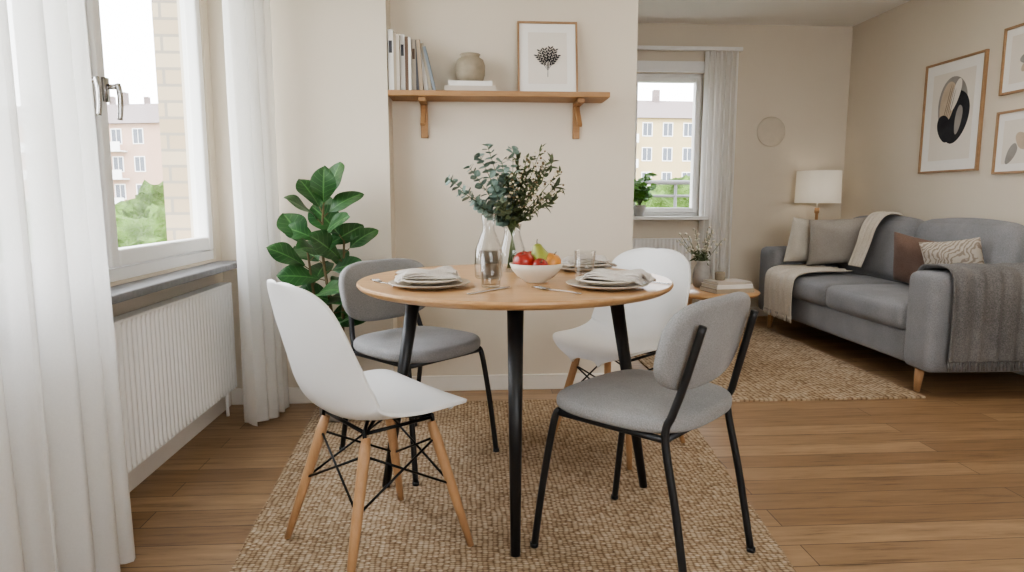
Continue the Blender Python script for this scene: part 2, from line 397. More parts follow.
def radiator(name,loc,L,H,rz=0,D=.055):
    g=grp(name,loc,rz); bm=bmesh.new()
    n=int(L/.033)
    def f(u,v):
        x=-L/2+u*L; ph=(u*n)%1
        d=.008*max(0,min(1,(abs(ph-.5)-.18)*6))
        e=min(1,(min(v,1-v))/.05)
        return Vector((x,-D/2+.0+ (d*e if e>0.2 else 0),v*H))
    grid(bm,f,n*8,20)
    obj('front_panel',bm,M['white'],g)
    bm=bmesh.new()
    box(bm,-L/2-.004,-L/2,-D/2-.002,D/2,0,H+.004);box(bm,L/2,L/2+.004,-D/2-.002,D/2,0,H+.004)
    box(bm,-L/2,L/2,-D/2-.002,D/2,H,H+.008); box(bm,-L/2,L/2,D/2-.004,D/2,.0,H);box(bm,-L/2,L/2,-D/2,D/2,0,.006)
    obj('casing',bm,M['white'],g,smooth=False,bevel=.002)
    bm=bmesh.new(); tube(bm,[(L/2-.06,0,0),(L/2-.06,0,-loc[2]+.002)],.008,10); tube(bm,[(-L/2+.06,0,0),(-L/2+.06,0,-loc[2]+.002)],.008,10)
    obj('pipe',bm,M['white'],g)
    return g
radiator('radiator',(-1.18,2.32,.13),1.79,.51,pi/2)
radiator('radiator',(1.45,5.655,.15),.95,.55,0)
def window_x(name,xs,y0,y1,z0,z1):
    g=grp(name,(xs[0],y0,z0)); o=Vector((xs[0],y0,z0)); bm=bmesh.new()
    def B(a,b,c,d,e,f,mi=0): box(bm,a-o.x,b-o.x,c-o.y,d-o.y,e-o.z,f-o.z,mi)
    B(xs[0],xs[-1],y0,y1,z0,z0+.04);B(xs[0],xs[-1],y0,y1,z1-.04,z1)
    for x in xs: B(max(xs[0],x-.03),min(xs[-1],x+.03),y0,y1,z0+.04,z1-.04)
    obj('casing',bm,M['white'],g,smooth=False,bevel=.004); bm=bmesh.new()
    for i in range(len(xs)-1):
        a=xs[i]+.025;b=xs[i+1]-.025;c=z0+.03;d=z1-.03;s=.042;Y0,Y1=y0-.015,y1-.02
        B(a,a+s,Y0,Y1,c,d);B(b-s,b,Y0,Y1,c,d);B(a+s,b-s,Y0,Y1,c,c+s);B(a+s,b-s,Y0,Y1,d-s,d)
    obj('sash',bm,M['white'],g,smooth=False,bevel=.006); bm=bmesh.new()
    for i in range(len(xs)-1): B(xs[i]+.06,xs[i+1]-.06,y0+.03,y0+.036,z0+.06,z1-.06)
    obj('glass',bm,M['glass'],g,smooth=False); return g
window_x('window_2',[FX0,1.38,FX1],YF+.05,YF+.13,FZ0,FZ1)
boxo('window_sill',FX0-.03,FX1+.03,YF-.12,YF+.05,FZ0-.03,FZ0,M['white'])
boxo('curtain_rail',FX0-.15,2.30,YF-.10,YF-.06,2.285,2.315,M['white'])
boxo('blind_cassette',FX0+.0,FX1,YF-.045,YF-.001,FZ1+.0,FZ1+.085,M['white'])
window_x('added_rear_window',[RX0,1.2,RX1],YB-.12,YB-.04,RZ0,RZ1)  # unseen window, added to let skylight in from behind the camera
g=grp('wall_smudge_disc',(2.62,YF-.001,1.63)); bm=bmesh.new()  # added thin disc standing in for a faint darker smudge on the wall
lathe(bm,[(0,0),(.125,0),(.127,.002),(.120,.006),(0,.007)],56,0,(0,0,0),Matrix.Rotation(pi/2,4,'X')); obj('disc',bm,M['smudge'],g)
# ---------------------------------------------------------------- curtains
def curtain(name,p0,p1,z0,z1,nf,amp,seed,gather=0,mat='sheer'):
    rr=random.Random(seed); ph=[rr.uniform(0,6) for _ in range(6)]
    a=Vector((p0[0],p0[1],0));b=Vector((p1[0],p1[1],0));d=(b-a);n=Vector((-d.y,d.x,0)).normalized()
    o=(a+b)/2; o.z=z0
    def f(u,v):
        s=.5+(u-.5)*(1-gather*v)
        A=amp*(.75+.35*(1-v)+.15*math.sin(u*7+ph[0]))
        w=math.sin(2*pi*nf*u+.7*math.sin(u*11+ph[1])+.35*math.sin(v*3+ph[2]+u*9))
        w=math.copysign(abs(w)**.8,w)+.25*math.sin(2*pi*nf*2.3*u+ph[3]+v*1.2)
        p=a+d*s+n*(A*w); p+=d.normalized()*(.35*amp*math.sin(4*pi*nf*u+ph[4]))
        p.z=z0+(z1-z0)*v
        return p-o
    bm=bmesh.new(); grid(bm,f,int(nf*14),30)
    return obj(name,bm,M[mat],loc=o)
curtain('sheer_curtain',(-1.02,.75),(-1.035,1.88),.012,ZC-.02,10,.042,3)
curtain('sheer_curtain',(-1.03,3.00),(-.955,3.26),.012,ZC-.02,4,.055,5,.05)
curtain('sheer_curtain',(1.98,YF-.09),(2.26,YF-.08),.03,2.28,6,.024,8,0,'sheer2')
boxo('curtain_track',-1.05,-1.0,.4,3.3,ZC-.018,ZC,M['white'],bevel=0)
# ---------------------------------------------------------------- rugs
def rug(name,cs,mat,h=.012):
    cx=sum(c[0] for c in cs)/4;cy=sum(c[1] for c in cs)/4
    bm=bmesh.new(); N=40
    C=[Vector((c[0]-cx,c[1]-cy,0)) for c in cs]
    def f(u,v):
        p=(C[0]*(1-u)+C[1]*u)*(1-v)+(C[3]*(1-u)+C[2]*u)*v
        e=min(u,1-u,v,1-v)
        q=noise.noise(Vector((p.x*8,p.y*8,1)))*.004
        if e<.01: p=p+Vector((q,q,0))
        p.z=h+.0006*noise.noise(Vector((p.x*4,p.y*4,0))); return p
    grid(bm,f,N,N)
    r=bmesh.ops.extrude_edge_only(bm,edges=[e for e in bm.edges if e.is_boundary])
    for v in r['geom']:
        if isinstance(v,bmesh.types.BMVert): v.co.z=.001
    return obj(name,bm,mat,loc=(cx,cy,0),smooth=False)
rug('jute_rug',[(-.63,1.0),(.83,1.0),(1.07,3.29),(-.78,3.29)],M['jute'])
rug('jute_rug',[(1.09,3.22),(2.39,3.22),(2.39,5.15),(1.09,5.15)],M['jute2'],.010)
# ---------------------------------------------------------------- table
TX,TY,TH=.152,2.255,.757
PSI=math.radians(3.6)
LIFT=.0135
g=grp('round_dining_table',(TX,TY,LIFT),-PSI)
bm=bmesh.new()
prof=[(0,.727),(.49,.727),(.515,.732),(.530,.741),(.535,.749),(.534,.754),(.530,.757),(.3,.757),(0,.757)]
lathe(bm,prof,96); o=obj('tabletop',bm,M['oak'],g,smooth=True); k=o.modifiers.new('e','EDGE_SPLIT'); k.split_angle=.6
bm=bmesh.new()
for i in range(4):
    a=i*pi/2; c,s=math.cos(a),math.sin(a)
    tube(bm,[(.345*c,.345*s,.727),(.465*c,.465*s,.0)],[.025,.014],16)
    tube(bm,[(.335*c,.335*s,.724),(.335*c,.335*s,.727)],.045,16)
clamp0(bm)
obj('legs',bm,M['black'],g)
bm=bmesh.new()
box(bm,-.33,.33,-.02,.02,.700,.7265);box(bm,-.02,.02,-.33,.33,.702,.7265)
obj('underframe',bm,M['black'],g,smooth=False,bevel=.002)
# ---------------------------------------------------------------- shell chair
def shell_chair(loc,ang):
    g=grp('white_shell_chair',loc,ang)
    P=smoothpts([(.212,0,.404),(.203,0,.428),(.15,0,.446),(0,0,.434),(-.10,0,.430),(-.165,0,.447),(-.205,0,.50),(-.228,0,.58),(-.25,0,.67),(-.270,0,.76),(-.285,0,.812)],8)
    n=len(P)-1
    W=[.220,.228,.234,.236,.235,.232,.228,.220,.212,.200,.178]
    LF=[.0,.006,.014,.026,.046,.068,.076,.066,.052,.038,.022]
    def lerp(A,t):
        t=t*(len(A)-1); i=min(len(A)-2,int(t)); return A[i]+(A[i+1]-A[i])*(t-i)
    def f(u,v):
        t=v-math.sin(2*pi*v)/(2*pi)*.75
        q=t*n; i=min(n-1,int(q)); p=P[i].lerp(P[i+1],q-i)
        tg=(P[min(n,i+1)]-P[max(0,i-1)]).normalized()
        nr=Vector((-tg.z,0,tg.x)); 
        nr=Vector((abs(nr.x),0,abs(nr.z))) if i>=n*.35 else Vector((0,0,1))
        w=lerp(W,t)
        e0=min(1,max(0,(.2135-p.x)/.115)) if t<.5 else 1
        e1=min(1,(1-t)/.20)
        ff=(1-(1-e0)**2.7)**(1/2.7); fe=(1-(1-e1)**2.3)**(1/2.3)
        w*=max(.02,ff)*max(.02,fe)
        x=(u-.5)*2; x=math.sin(x*pi/2)
        lift=lerp(LF,t)*(abs(x)**2.6)*min(ff,fe)
        droop=.030*(abs(x)**5)*(1-ff) if t<.5 else 0
        return p+Vector((0,x*w,-droop))+nr*lift
    bm=bmesh.new(); grid(bm,f,28,90)
    bmesh.ops.remove_doubles(bm,verts=bm.verts,dist=.0003)
    o=obj('shell_seat',bm,M['shell'],g,solid=.011)
    k=o.modifiers.new('sub','SUBSURF'); k.levels=1;k.render_levels=1
    T=[];F=[]
    for sx,sy in ((1,1),(1,-1),(-1,-1),(-1,1)):
        top=Vector((-.005+sx*.105,sy*.125,.385)); ft=Vector((-.015+sx*.20,sy*.20,.0)); T.append(top);F.append(ft)
    bm=bmesh.new()
    for a,b in zip(T,F):
        tube(bm,[a,a.lerp(b,.12),a.lerp(b,.6),b],[.0125,.016,.0145,.010],14)
    clamp0(bm)
    obj('wooden_legs',bm,M['beech'],g)
    bm=bmesh.new()
    for i in range(4):
        j=(i+1)%4
        a=T[i].lerp(F[i],.12);b=T[j].lerp(F[j],.12);c=T[i].lerp(F[i],.50);d=T[j].lerp(F[j],.50)
        tube(bm,[a,d],.0036,8);tube(bm,[b,c],.0036,8)
    for i in range(4):
        a=T[i].lerp(F[i],.10)
        tube(bm,[a,Vector((a.x*.95,a.y*.95,.405)),Vector((a.x*.75,a.y*.75,.424))],.006,8)
        tube(bm,[T[i]+Vector((0,0,.012)),T[(i+1)%4]+Vector((0,0,.012))],.0055,8)
    tube(bm,[(T[0]+Vector((0,0,.012))),(T[2]+Vector((0,0,.012)))],.005,8)
    tube(bm,[(T[1]+Vector((0,0,.012))),(T[3]+Vector((0,0,.012)))],.005,8)
    obj('wire_braces',bm,M['wire'],g)
    return g
shell_chair((-.275,1.905,LIFT),math.radians(37))
shell_chair((.605,2.65,LIFT),math.radians(222))
# ---------------------------------------------------------------- upholstered chair
def uph_chair(loc,ang):
    g=grp('upholstered_dining_chair',loc,ang)
    bm=bmesh.new()
    def fs(p):
        tap=1+.16*p.x
        z=p.z+.435+.012*(1-(p.x/.23)**2)*(1-(p.y/.23)**2)*(1 if p.z>.02 else 0)
        z+= -.012*max(0,(p.x-.12)/.11)**2
        return Vector((p.x+.0,p.y*tap,z))
    sdisc(bm,.220,.225,3.2,.044,.018,80,fn=fs)
    obj('seat_cushion',bm,M['grey'],g)
    lean=math.radians(14); bc=Vector((-.205,0,.656))
    def fb(p):
        w=p.x;h=p.y;t=p.z
        x=t-.016 + .55*w*w
        X=x*math.cos(lean)-h*math.sin(lean); Z=h*math.cos(lean)+x*math.sin(lean)*1
        return bc+Vector((X,w,Z))
    bm=bmesh.new(); sdisc(bm,.228,.126,3.2,.036,.015,80,fn=fb)
    obj('backrest_cushion',bm,M['grey'],g)
    bm=bmesh.new()
    for s in (1,-1):
        tube(bm,smoothpts([(-.255,s*.195,.0),(-.21,s*.188,.24),(-.170,s*.182,.425),(-.185,s*.176,.49),(-.208,s*.165,.57),(-.248,s*.155,.722)],6),.0105,12)
        tube(bm,smoothpts([(.235,s*.215,.0),(.208,s*.205,.22),(.180,s*.192,.40),(.165,s*.185,.430)],5),.0105,12)
        tube(bm,[(.172,s*.188,.423),(-.170,s*.182,.423)],.0095,10)
        for q in ((-.255,s*.195),(.235,s*.215)): tube(bm,[(q[0],q[1],0),(q[0],q[1],.012)],.0125,12)
    tube(bm,[(.172,.188,.423),(.172,-.188,.423)],.0095,10)
    tube(bm,[(-.170,.182,.423),(-.170,-.182,.423)],.0095,10)
    clamp0(bm)
    obj('metal_frame',bm,M['black'],g)
    return g
uph_chair((.50,1.82,LIFT),math.radians(134))
uph_chair((-.22,2.61,LIFT),math.radians(-45))
# ---------------------------------------------------------------- tableware
ZT=TH+LIFT+.0005
def plates(name,x,y,R1=.128,napkin=0,rz=0,R2=.095,off=(.01,.01)):
    g=grp(name,(x,y,ZT),rz)
    def pl(R,z):
        bm=bmesh.new()
        lathe(bm,[(0,z),(R*.6,z),(R*.68,z+.004),(R*.97,z+.012),(R,z+.015),(R*.98,z+.017),(R*.68,z+.009),(R*.62,z+.006),(0,z+.006)],56)
        return bm
    obj('dinner_plate',pl(R1,0),M['plate'],g); obj('salad_plate',pl(R2,.0125),M['cera'],g)
    rr=random.Random(int(x*1000)); ph=rr.uniform(0,6)
    bm=bmesh.new()
    for L in range(3):
        def f(u,v,L=L):
            a=(u-.5)*(.20-.015*L);b=(v-.5)*(.12-.012*L)
            dx=.010*math.sin(v*5+ph+L);dy=.014*math.sin(u*6+ph*2+L)
            z=.036+.0060*L+.005*math.sin(u*9+ph+L)*math.sin(v*7+L)+.005*math.cos(v*12+ph)*u
            if v<.08 or v>.94 : z-=.003
            zz=max(0,(abs(a)-.075))*.5
            return Vector((a+dx,b+dy,z-zz))
        grid(bm,f,24,16)
    obj('folded_napkin',bm,M['linen'],g,loc=(off[0],off[1],0),rot=(0,0,napkin),solid=.004)
    return g
plates('place_setting',-.129,2.05,.128,.30,0,.098,(-.005,.02))
plates('place_setting',.421,1.997,.128,-.50,0,.098,(.03,.0))
plates('place_setting',.43,2.50,.115,.2)
def cutlery(x,y,rz,kind):
    g=bmesh.new()
    if kind=='knife':
        def f(u,v):
            L=.20*v; w=.009 if v<.5 else .011*(1-max(0,(v-.85)/.15)**2*.9)
            return Vector(((u-.5)*w*1.0,L-.1,.002+.0015*math.sin(pi*u)))
        grid(g,f,4,20); n='table_knife'
    else:
        def f(u,v):
            L=.12*v
            w=.007+.003*math.cos(v*6)
            return Vector(((u-.5)*w,L-.1,.002+.002*math.sin(pi*v)))
        grid(g,f,4,12)
        def f2(u,v):
            w=.007+.015*min(1,v*2.4); return Vector(((u-.5)*w,.02+.03*v,.002+.003*math.sin(pi*v)))
        grid(g,f2,4,8)
        for i in range(4):
            xx=-.0095+i*.0063
            tube(g,[(xx,.049,.003),(xx,.07,.006),(xx,.088,.004)],[.0016,.0010],6)
        n='table_fork'
    obj(n,g,M['steel'],loc=(x,y,ZT),rot=(0,0,rz),solid=.0015)
cutlery(.055,1.94,-.7,'knife'); cutlery(.25,1.93,.7,'fork')
cutlery(-.285,2.14,.5,'fork'); cutlery(.58,2.13,.6,'knife')
def tumbler(x,y,h=.10,r=.033):
    bm=bmesh.new(); lathe(bm,[(0,0),(r*.8,0),(r*.84,.003),(r,h),(r-.002,h),(r*.8-.001,.009),(0,.008)],40)
    obj('drinking_glass',bm,M['gl'],loc=(x,y,ZT))
tumbler(.062,2.03,.115,.035); tumbler(.395,2.25,.095,.038)
bm=bmesh.new()
lathe(bm,[(0,0),(.043,0),(.048,.006),(.050,.05),(.047,.10),(.030,.145),(.021,.165),(.020,.185),(.027,.222),(.0255,.222),(.0185,.185),(.019,.165),(.028,.143),(.045,.10),(.048,.05),(.046,.008),(0,.007)],48)
obj('water_carafe',bm,M['gl'],loc=(.062,2.27,ZT))
g=grp('fruit_bowl',(.215,2.15,ZT))
bm=bmesh.new()
lathe(bm,[(0,.0),(.036,.0),(.038,.004),(.062,.02),(.080,.042),(.088,.062),(.0855,.063),(.077,.044),(.058,.024),(.03,.012),(0,.010)],56)
obj('bowl',bm,M['cera'],g)
def fruit(name,x,y,z,r,mat,pear=0,tilt=(0,0,0),g=g):
    bm=bmesh.new()
    if pear: pr=[(0,-.9),(.35,-.92),(.75,-.7),(.98,-.25),(.95,.15),(.70,.6),(.50,.95),(.40,1.2),(.24,1.34),(0,1.36)]
    else: pr=[(0,-.78),(.25,-.9),(.6,-.78),(.93,-.35),(1.0,.05),(.88,.5),(.55,.82),(.28,.86),(.1,.75),(0,.66)]
    pts=smoothpts([(a*r,0,b*r) for a,b in pr],4); lathe(bm,[(max(0,p.x) if 0<i<len(pts)-1 else 0,p.z) for i,p in enumerate(pts)],28)
    top=1.34*r if pear else .7*r
    tube(bm,[(0,0,top-.002),(.002,0,top+.008),(.005,0,top+.016)],[.0016,.0012],6,1)
    obj(name,bm,[mat,M['stem']],g,loc=(x,y,z),rot=tilt)
fruit('apple',-.042,-.018,.068,.036,M['apple'],tilt=(.3,-.2,0)); fruit('apple_2',-.012,.040,.066,.034,M['apple'],tilt=(-.4,.2,0))
fruit('pear',.012,.0,.080,.035,M['pear'],1,(.05,-.25,.3)); fruit('apple_4',.050,-.006,.066,.032,M['lime'],tilt=(.1,.3,0))
fruit('apple_3',.008,-.050,.056,.027,M['apple'],tilt=(.7,.1,0))
# ---------------------------------------------------------------- bouquet
g=grp('eucalyptus_vase',(.157,2.48,ZT))
bm=bmesh.new()
lathe(bm,[(0,0),(.038,0),(.046,.006),(.052,.04),(.050,.08),(.036,.125),(.030,.15),(.036,.18),(.0345,.18),(.0285,.15),(.034,.125),(.048,.08),(.050,.04),(.044,.009),(0,.008)],48)
obj('glass_vase',bm,M['gl'],g)
bs=bmesh.new();be=bmesh.new();bh=bmesh.new();bb=bmesh.new();bk=bmesh.new()
rr=random.Random(21)
def rv(): return Vector((rr.uniform(-1,1),rr.uniform(-1,1),rr.uniform(-1,1)))
stems=[(-.235,-.03,.345,'e'),(-.16,.04,.39,'e'),(-.19,-.06,.30,'e'),(-.09,.05,.47,'e'),(-.13,-.05,.25,'e'),(-.04,-.02,.41,'e'),(-.08,-.07,.33,'e'),(-.12,.02,.43,'e'),(.0,-.05,.45,'e'),
 (.02,.0,.42,'h'),(.11,.04,.39,'h'),(.15,-.02,.41,'h'),(.17,.03,.32,'h'),(.06,-.07,.33,'h'),(-.02,-.03,.34,'h'),(.08,.08,.43,'h'),(.15,-.06,.27,'h'),(0,.08,.33,'h'),(-.05,-.09,.26,'h'),(.05,.03,.38,'h'),
 (.13,0,.40,'b'),(.05,-.04,.42,'b'),(.10,-.06,.36,'b'),(.17,-.05,.37,'b'),(.0,-.06,.35,'b'),(.11,.02,.46,'b'),(.18,-.02,.31,'b'),(.07,-.08,.30,'b')]
for (x,y,z,k) in stems:
    pts=smoothpts([(-x*.10,-y*.1,.012),(x*.07,y*.07,.17),(x*.55,y*.55,.17+(z-.17)*.55),(x,y,z)],7)
    tube(bs,pts,[.0022,.0011],6)
    n=len(pts)
    for i in range(n//3+1,n):
        p=pts[i]; t=(pts[i]-pts[i-1]).normalized()
        if k=='e':
            for q in (0,1):
                a=i*1.5+q*pi; s=t.orthogonal().normalized(); s=Matrix.Rotation(a,3,t)@s
                L=rr.uniform(.034,.048)*(1.08-.4*i/n)
                leaf(be,p,s+t*.5,t+rv()*.7,L,L*.95,curl=.15,fold=.1,obov=.9,nu=4,nv=6)
        elif k=='h':
            for q in range(3):
                s=rv().normalized(); L=rr.uniform(.024,.044)
                leaf(bh,p,s+t*.8,t+rv()*.6,L,L*.36,curl=.2,fold=.2,obov=.8,nu=3,nv=5)
        elif i>n*.6:
            for q in range(3):
                c=p+rv()*.016
                bmesh.ops.create_icosphere(bb if (q<1 or i%2==0) else bk,subdivisions=1,radius=rr.uniform(.003,.0058),matrix=Matrix.Translation(c))
            s=rv().normalized(); leaf(bh,p,s+t,t+rv()*.5,.03,.010,nu=3,nv=4)
obj('stems',bs,M['gstem'],g);obj('eucalyptus_leaves',be,M['euc'],g);obj('sprig_leaves',bh,M['herb'],g);obj('blossoms',bb,M['bloom'],g);obj('seed_heads',bk,M['berry'],g)
# ---------------------------------------------------------------- fiddle leaf fig
PLX,PLY=-.63,3.08
g=grp('potted_fiddle_leaf_fig',(PLX,PLY,LIFT))
bm=bmesh.new(); lathe(bm,[(0,0),(.08,0),(.092,.01),(.108,.22),(.111,.23),(.10,.23),(.096,.21),(0,.21)],48)
lathe(bm,[(0,.211),(.097,.211)],40,1)
obj('pot',bm,[M['gvase'],M['soil']],g)
bs=bmesh.new();bl=bmesh.new(); rr=random.Random(5)
trunks=[([(.0,0,.20),(-.02,-.01,.5),(-.05,-.02,.8),(-.035,-.03,1.00)],17),([(.02,.01,.20),(.03,.0,.5),(.05,-.02,.84)],9),([(-.02,.0,.20),(-.08,-.03,.5),(-.11,-.05,.80)],8)]
for ti,(t,cnt) in enumerate(trunks):
    pts=smoothpts(t,8); tube(bs,pts,[.009,.005],8); n=len(pts)
    for i in range(cnt):
        q=.36+.64*i/(cnt-1); p=pts[min(n-1,int(q*(n-1)))]
        a=i*2.4+ti*2+.4; el=.2+.9*max(0,q-.45)*1.4
        if ti==0 and i>=cnt-3: el=1.0
        d=Vector((math.cos(a)*math.cos(el),math.sin(a)*math.cos(el)*.75-.15,math.sin(el))).normalized()
        L=rr.uniform(.15,.20); W=L*rr.uniform(.62,.74)
        e=p+d*(L+.04)
        if PLY+e.y>3.30: d=Vector((d.x,-.1,d.z+.3)).normalized(); e=p+d*(L+.04)
        if PLX+e.x<-.88: L=max(.12,L-(-.88-(PLX+e.x)))
        if PLX+e.x>-.45: L=max(.12,L-((PLX+e.x)+.45))
        s=p+d*.035; tube(bs,[p,s],.0025,6)
        nm=Vector((0,-.75,.8))-d*.2+Vector((rr.uniform(-.35,.35),rr.uniform(-.2,.2),0))
        leaf(bl,s,d,nm,L,W,curl=rr.uniform(.10,.36),fold=.14,obov=1.25,nu=10,nv=14,wav=.05)
obj('trunk',bs,M['stem'],g);obj('leaves',bl,M['leaf'],g)
# ---------------------------------------------------------------- shelf
g=grp('wall_shelf',(0,YW,1.56))
bm=bmesh.new(); box(bm,PX+.002,.70,-.20,-.001,-.013,.013); obj('board',bm,M['shelfw'],g,smooth=False,bevel=.003)
bm=bmesh.new()
for x in (-.235,.56):
    box(bm,x-.018,x+.018,-.020,-.001,-.20,-.0135)
    box(bm,x-.018,x+.018,-.17,-.0205,-.036,-.0135)
    mx=Matrix.Translation((x,-.075,-.085))@Matrix.Rotation(math.radians(45),4,'X'); box(bm,-.012,.012,-.085,.085,-.009,.009,0,mx)
obj('brackets',bm,M['shelfw'],g,smooth=False,bevel=.003)
ZS=1.5735
def book(bm,w,d,h,mx,ci):
    box(bm,0,w*.12,-d,0,0,h,ci,mx);box(bm,w*.88,w,-d,0,0,h,ci,mx);box(bm,0,w,-d-.002,-d+.004,0,h,ci,mx)
    box(bm,w*.12,w*.88,-d+.004,-.004,.003,h-.003,8,mx)
    if h>.24 and w>.018: box(bm,w*.2,w*.8,-d-.0027,-d-.0019,h*.62,h*.82,(ci+3)%8,mx)
bm=bmesh.new(); x=PX+.004
for i,(w,h,c,t) in enumerate([(.026,.290,2,0),(.014,.275,4,0),(.015,.262,0,0),(.023,.268,2,0),(.016,.255,3,0),(.013,.25,2,0),(.020,.245,0,0),(.012,.24,5,0),(.018,.240,1,3),(.020,.236,2,7),(.015,.228,4,10),(.014,.212,7,13)]):
    a=math.radians(t)
    if t: x+=.003
    mx=Matrix.Translation((x,0,0))@Matrix.Rotation(-a,4,'Y')
    book(bm,w,.145+.01*(i%3),h,mx,c); x+=w/math.cos(a)+.0012
obj('row_of_books',bm,BK+[M['pages']],loc=(0,YW-.02,ZS),smooth=False)
bm=bmesh.new()
def flat(bm,w,d,z0,t,c):
    box(bm,-w,w,-d,d,z0+.003,z0+t-.003,8);box(bm,-w-.003,w+.003,-d-.003,d,z0,z0+.003,c);box(bm,-w-.003,w+.003,-d-.003,d,z0+t-.003,z0+t,c);box(bm,-w-.003,w+.003,-d-.005,-d-.001,z0,z0+t,c)
flat(bm,.125,.075,0,.026,0);flat(bm,.105,.070,.0265,.024,2)
obj('stacked_books',bm,BK+[M['pages']],loc=(.005,YW-.10,ZS),smooth=False)
bm=bmesh.new(); lathe(bm,[(0,0),(.050,0),(.064,.008),(.074,.04),(.075,.085),(.066,.112),(.048,.124),(.046,.130),(.052,.140),(.046,.140),(.040,.130),(.04,.12),(0,.115)],48)
obj('stoneware_jar',bm,M['vase'],loc=(.005,YW-.10,ZS+.051))
def picture(name,w,h,loc,rot,inner,fw=.012,fd=.02,matw=.0,fm=None):
    g=grp(name,loc); g.rotation_euler=rot; bm=bmesh.new()
    box(bm,-w/2,-w/2+fw,-fd,0,0,h);box(bm,w/2-fw,w/2,-fd,0,0,h);box(bm,-w/2+fw,w/2-fw,-fd,0,0,fw);box(bm,-w/2+fw,w/2-fw,-fd,0,h-fw,h)
    obj('frame',bm,fm or M['frame'],g,smooth=False,bevel=.001)
    bm=bmesh.new(); box(bm,-w/2+fw,w/2-fw,-fd*.5,-.002,fw,h-fw); obj('mat_board',bm,M['mat'],g,smooth=False)
    if matw:
        bm=bmesh.new(); box(bm,-w/2+fw+matw,w/2-fw-matw,-fd*.5-.001,-fd*.5,fw+matw,h-fw-matw); obj('print',bm,M['paper'],g,smooth=False)
    for i,(pts,m) in enumerate(inner):
        bm=bmesh.new(); vs=[bm.verts.new((p[0],-fd*.5-.0015-.0006*i*(1 if len(inner)<14 else .1),p[1])) for p in pts]
        bm.faces.new(vs); bmesh.ops.triangulate(bm,faces=bm.faces); obj('motif_%d'%(i+1),bm,m,g,smooth=False)
    return g
def blob(cx,cz,a,b,rot=0,n=40,k=0,e=2):
    out=[]
    for i in range(n):
        t=2*pi*i/n; c,s=math.cos(t),math.sin(t); r=1+k*math.cos(2*t+1)+k*.6*math.sin(3*t)
        x=a*r*math.copysign(abs(c)**(2/e),c);z=b*r*math.copysign(abs(s)**(2/e),s)
        out.append((cx+x*math.cos(rot)-z*math.sin(rot),cz+x*math.sin(rot)+z*math.cos(rot)))
    return out
bot=[]
def stroke(p,q,w): 
    d=Vector((q[0]-p[0],q[1]-p[1])).normalized(); n=Vector((-d.y,d.x))*w
    return [(p[0]+n.x,p[1]+n.y),(p[0]-n.x,p[1]-n.y),(q[0]-n.x*.5,q[1]-n.y*.5),(q[0]+n.x*.5,q[1]+n.y*.5)]
rr=random.Random(3)
bot.append((stroke((0,.09),(.003,.24),.0014),M['ink']))
for a in (-38,-24,-10,8,22,36):
    ar=math.radians(a); L=rr.uniform(.085,.115); p=(.001,.14+abs(a)*-.0004); q=(p[0]+L*math.sin(ar),p[1]+L*math.cos(ar))
    bot.append((stroke(p,q,.0011),M['ink']))
    for k in (.4,.55,.7,.85,1):
        for s in (-1,1):
            c=(p[0]+(q[0]-p[0])*k+s*.007,p[1]+(q[1]-p[1])*k+.003)
            bot.append((blob(c[0],c[1],.0038,.0092,-ar-s*.7,12),M['ink']))
picture('botanical_print',.31,.375,(.402,YW-.072,ZS+.002),(math.radians(-9),0,0),bot,.010,.018,.045)
RW=(0,0,-pi/2)
def onwall(name,y0,y1,z0,z1,inner,matw): 
    return picture(name,abs(y1-y0),z1-z0,(XR-.002,(y0+y1)/2,z0),RW,inner,.014,.022,matw)
art=[(blob(.005,.44,.135,.21,-.1,40,.04),M['inkg']),(blob(.045,.37,.115,.18,-.3,40,.05),M['ink']),(blob(-.04,.47,.068,.15,-.25,40,.05),M['inkb']),(blob(.035,.52,.034,.11,-.35,40,.05),M['paper']),(blob(-.055,.30,.060,.10,.3,40,.05),M['ink']),(blob(.075,.35,.030,.10,-.2,40,.08),M['inkg'])]
for k in range(4): art.append((blob(-.04+.018*k,.47,.0018,.13-.012*k,-.25,24),M['ink']))
onwall('abstract_art_print',4.13,4.69,1.23,1.99,art,.07)
art2=[(blob(.0,.2,.10,.045,.2,30,.1),M['inkg']),(blob(-.05,.16,.05,.03,.9,30,.1),M['inkb'])]
onwall('framed_art_print',3.52,4.00,1.68,2.08,art2,.045)
art3=[(blob(-.12,.12,.03,.07,-.6,30,.1),M['inkg']),(blob(-.04,.19,.06,.045,-.5,30,.1),M['inkb']),(blob(.06,.16,.05,.05,.9,30,.1),M['inkg'])]
onwall('framed_art_print',3.50,4.00,1.20,1.58,art3,.045)
# ---------------------------------------------------------------- sofa
SO=(2.81,4.26,0)
g=grp('sofa',SO)
bm=bmesh.new(); rbox(bm,-.405,.42,-.83,.83,.14,.325,.03); rbox(bm,.21,.425,-.83,.83,.30,.80,.05)
obj('base',bm,M['sofa'],g)
bm=bmesh.new()
for s in (-1,1): rbox(bm,-.425,.425,min(s*.82,s*1.04),max(s*.82,s*1.04),.13,.66,.045,14,.008)
obj('arms',bm,M['sofa'],g)
bm=bmesh.new()
rbox(bm,-.435,.215,-.815,-.003,.315,.475,.05,14,.022);rbox(bm,-.435,.215,.003,.815,.315,.475,.05,14,.022)
obj('seat_cushions',bm,M['sofa'],g)
bm=bmesh.new()
for a,b in ((-.81,-.005),(.005,.81)):
    mx=Matrix.Translation((.17,0,.47))@Matrix.Rotation(math.radians(12),4,'Y')
    rbox(bm,-.09,.09,a,b,.0,.44,.07,14,.03,0,mx)
obj('back_cushions',bm,M['sofa'],g)
bm=bmesh.new()
for x in (-.36,.36):
    for y in (-.90,.90): tube(bm,[(x,y,.145),(x-.01,y,.0)],[.026,.016],14)
clamp0(bm)
obj('wooden_legs',bm,M['beech'],g)
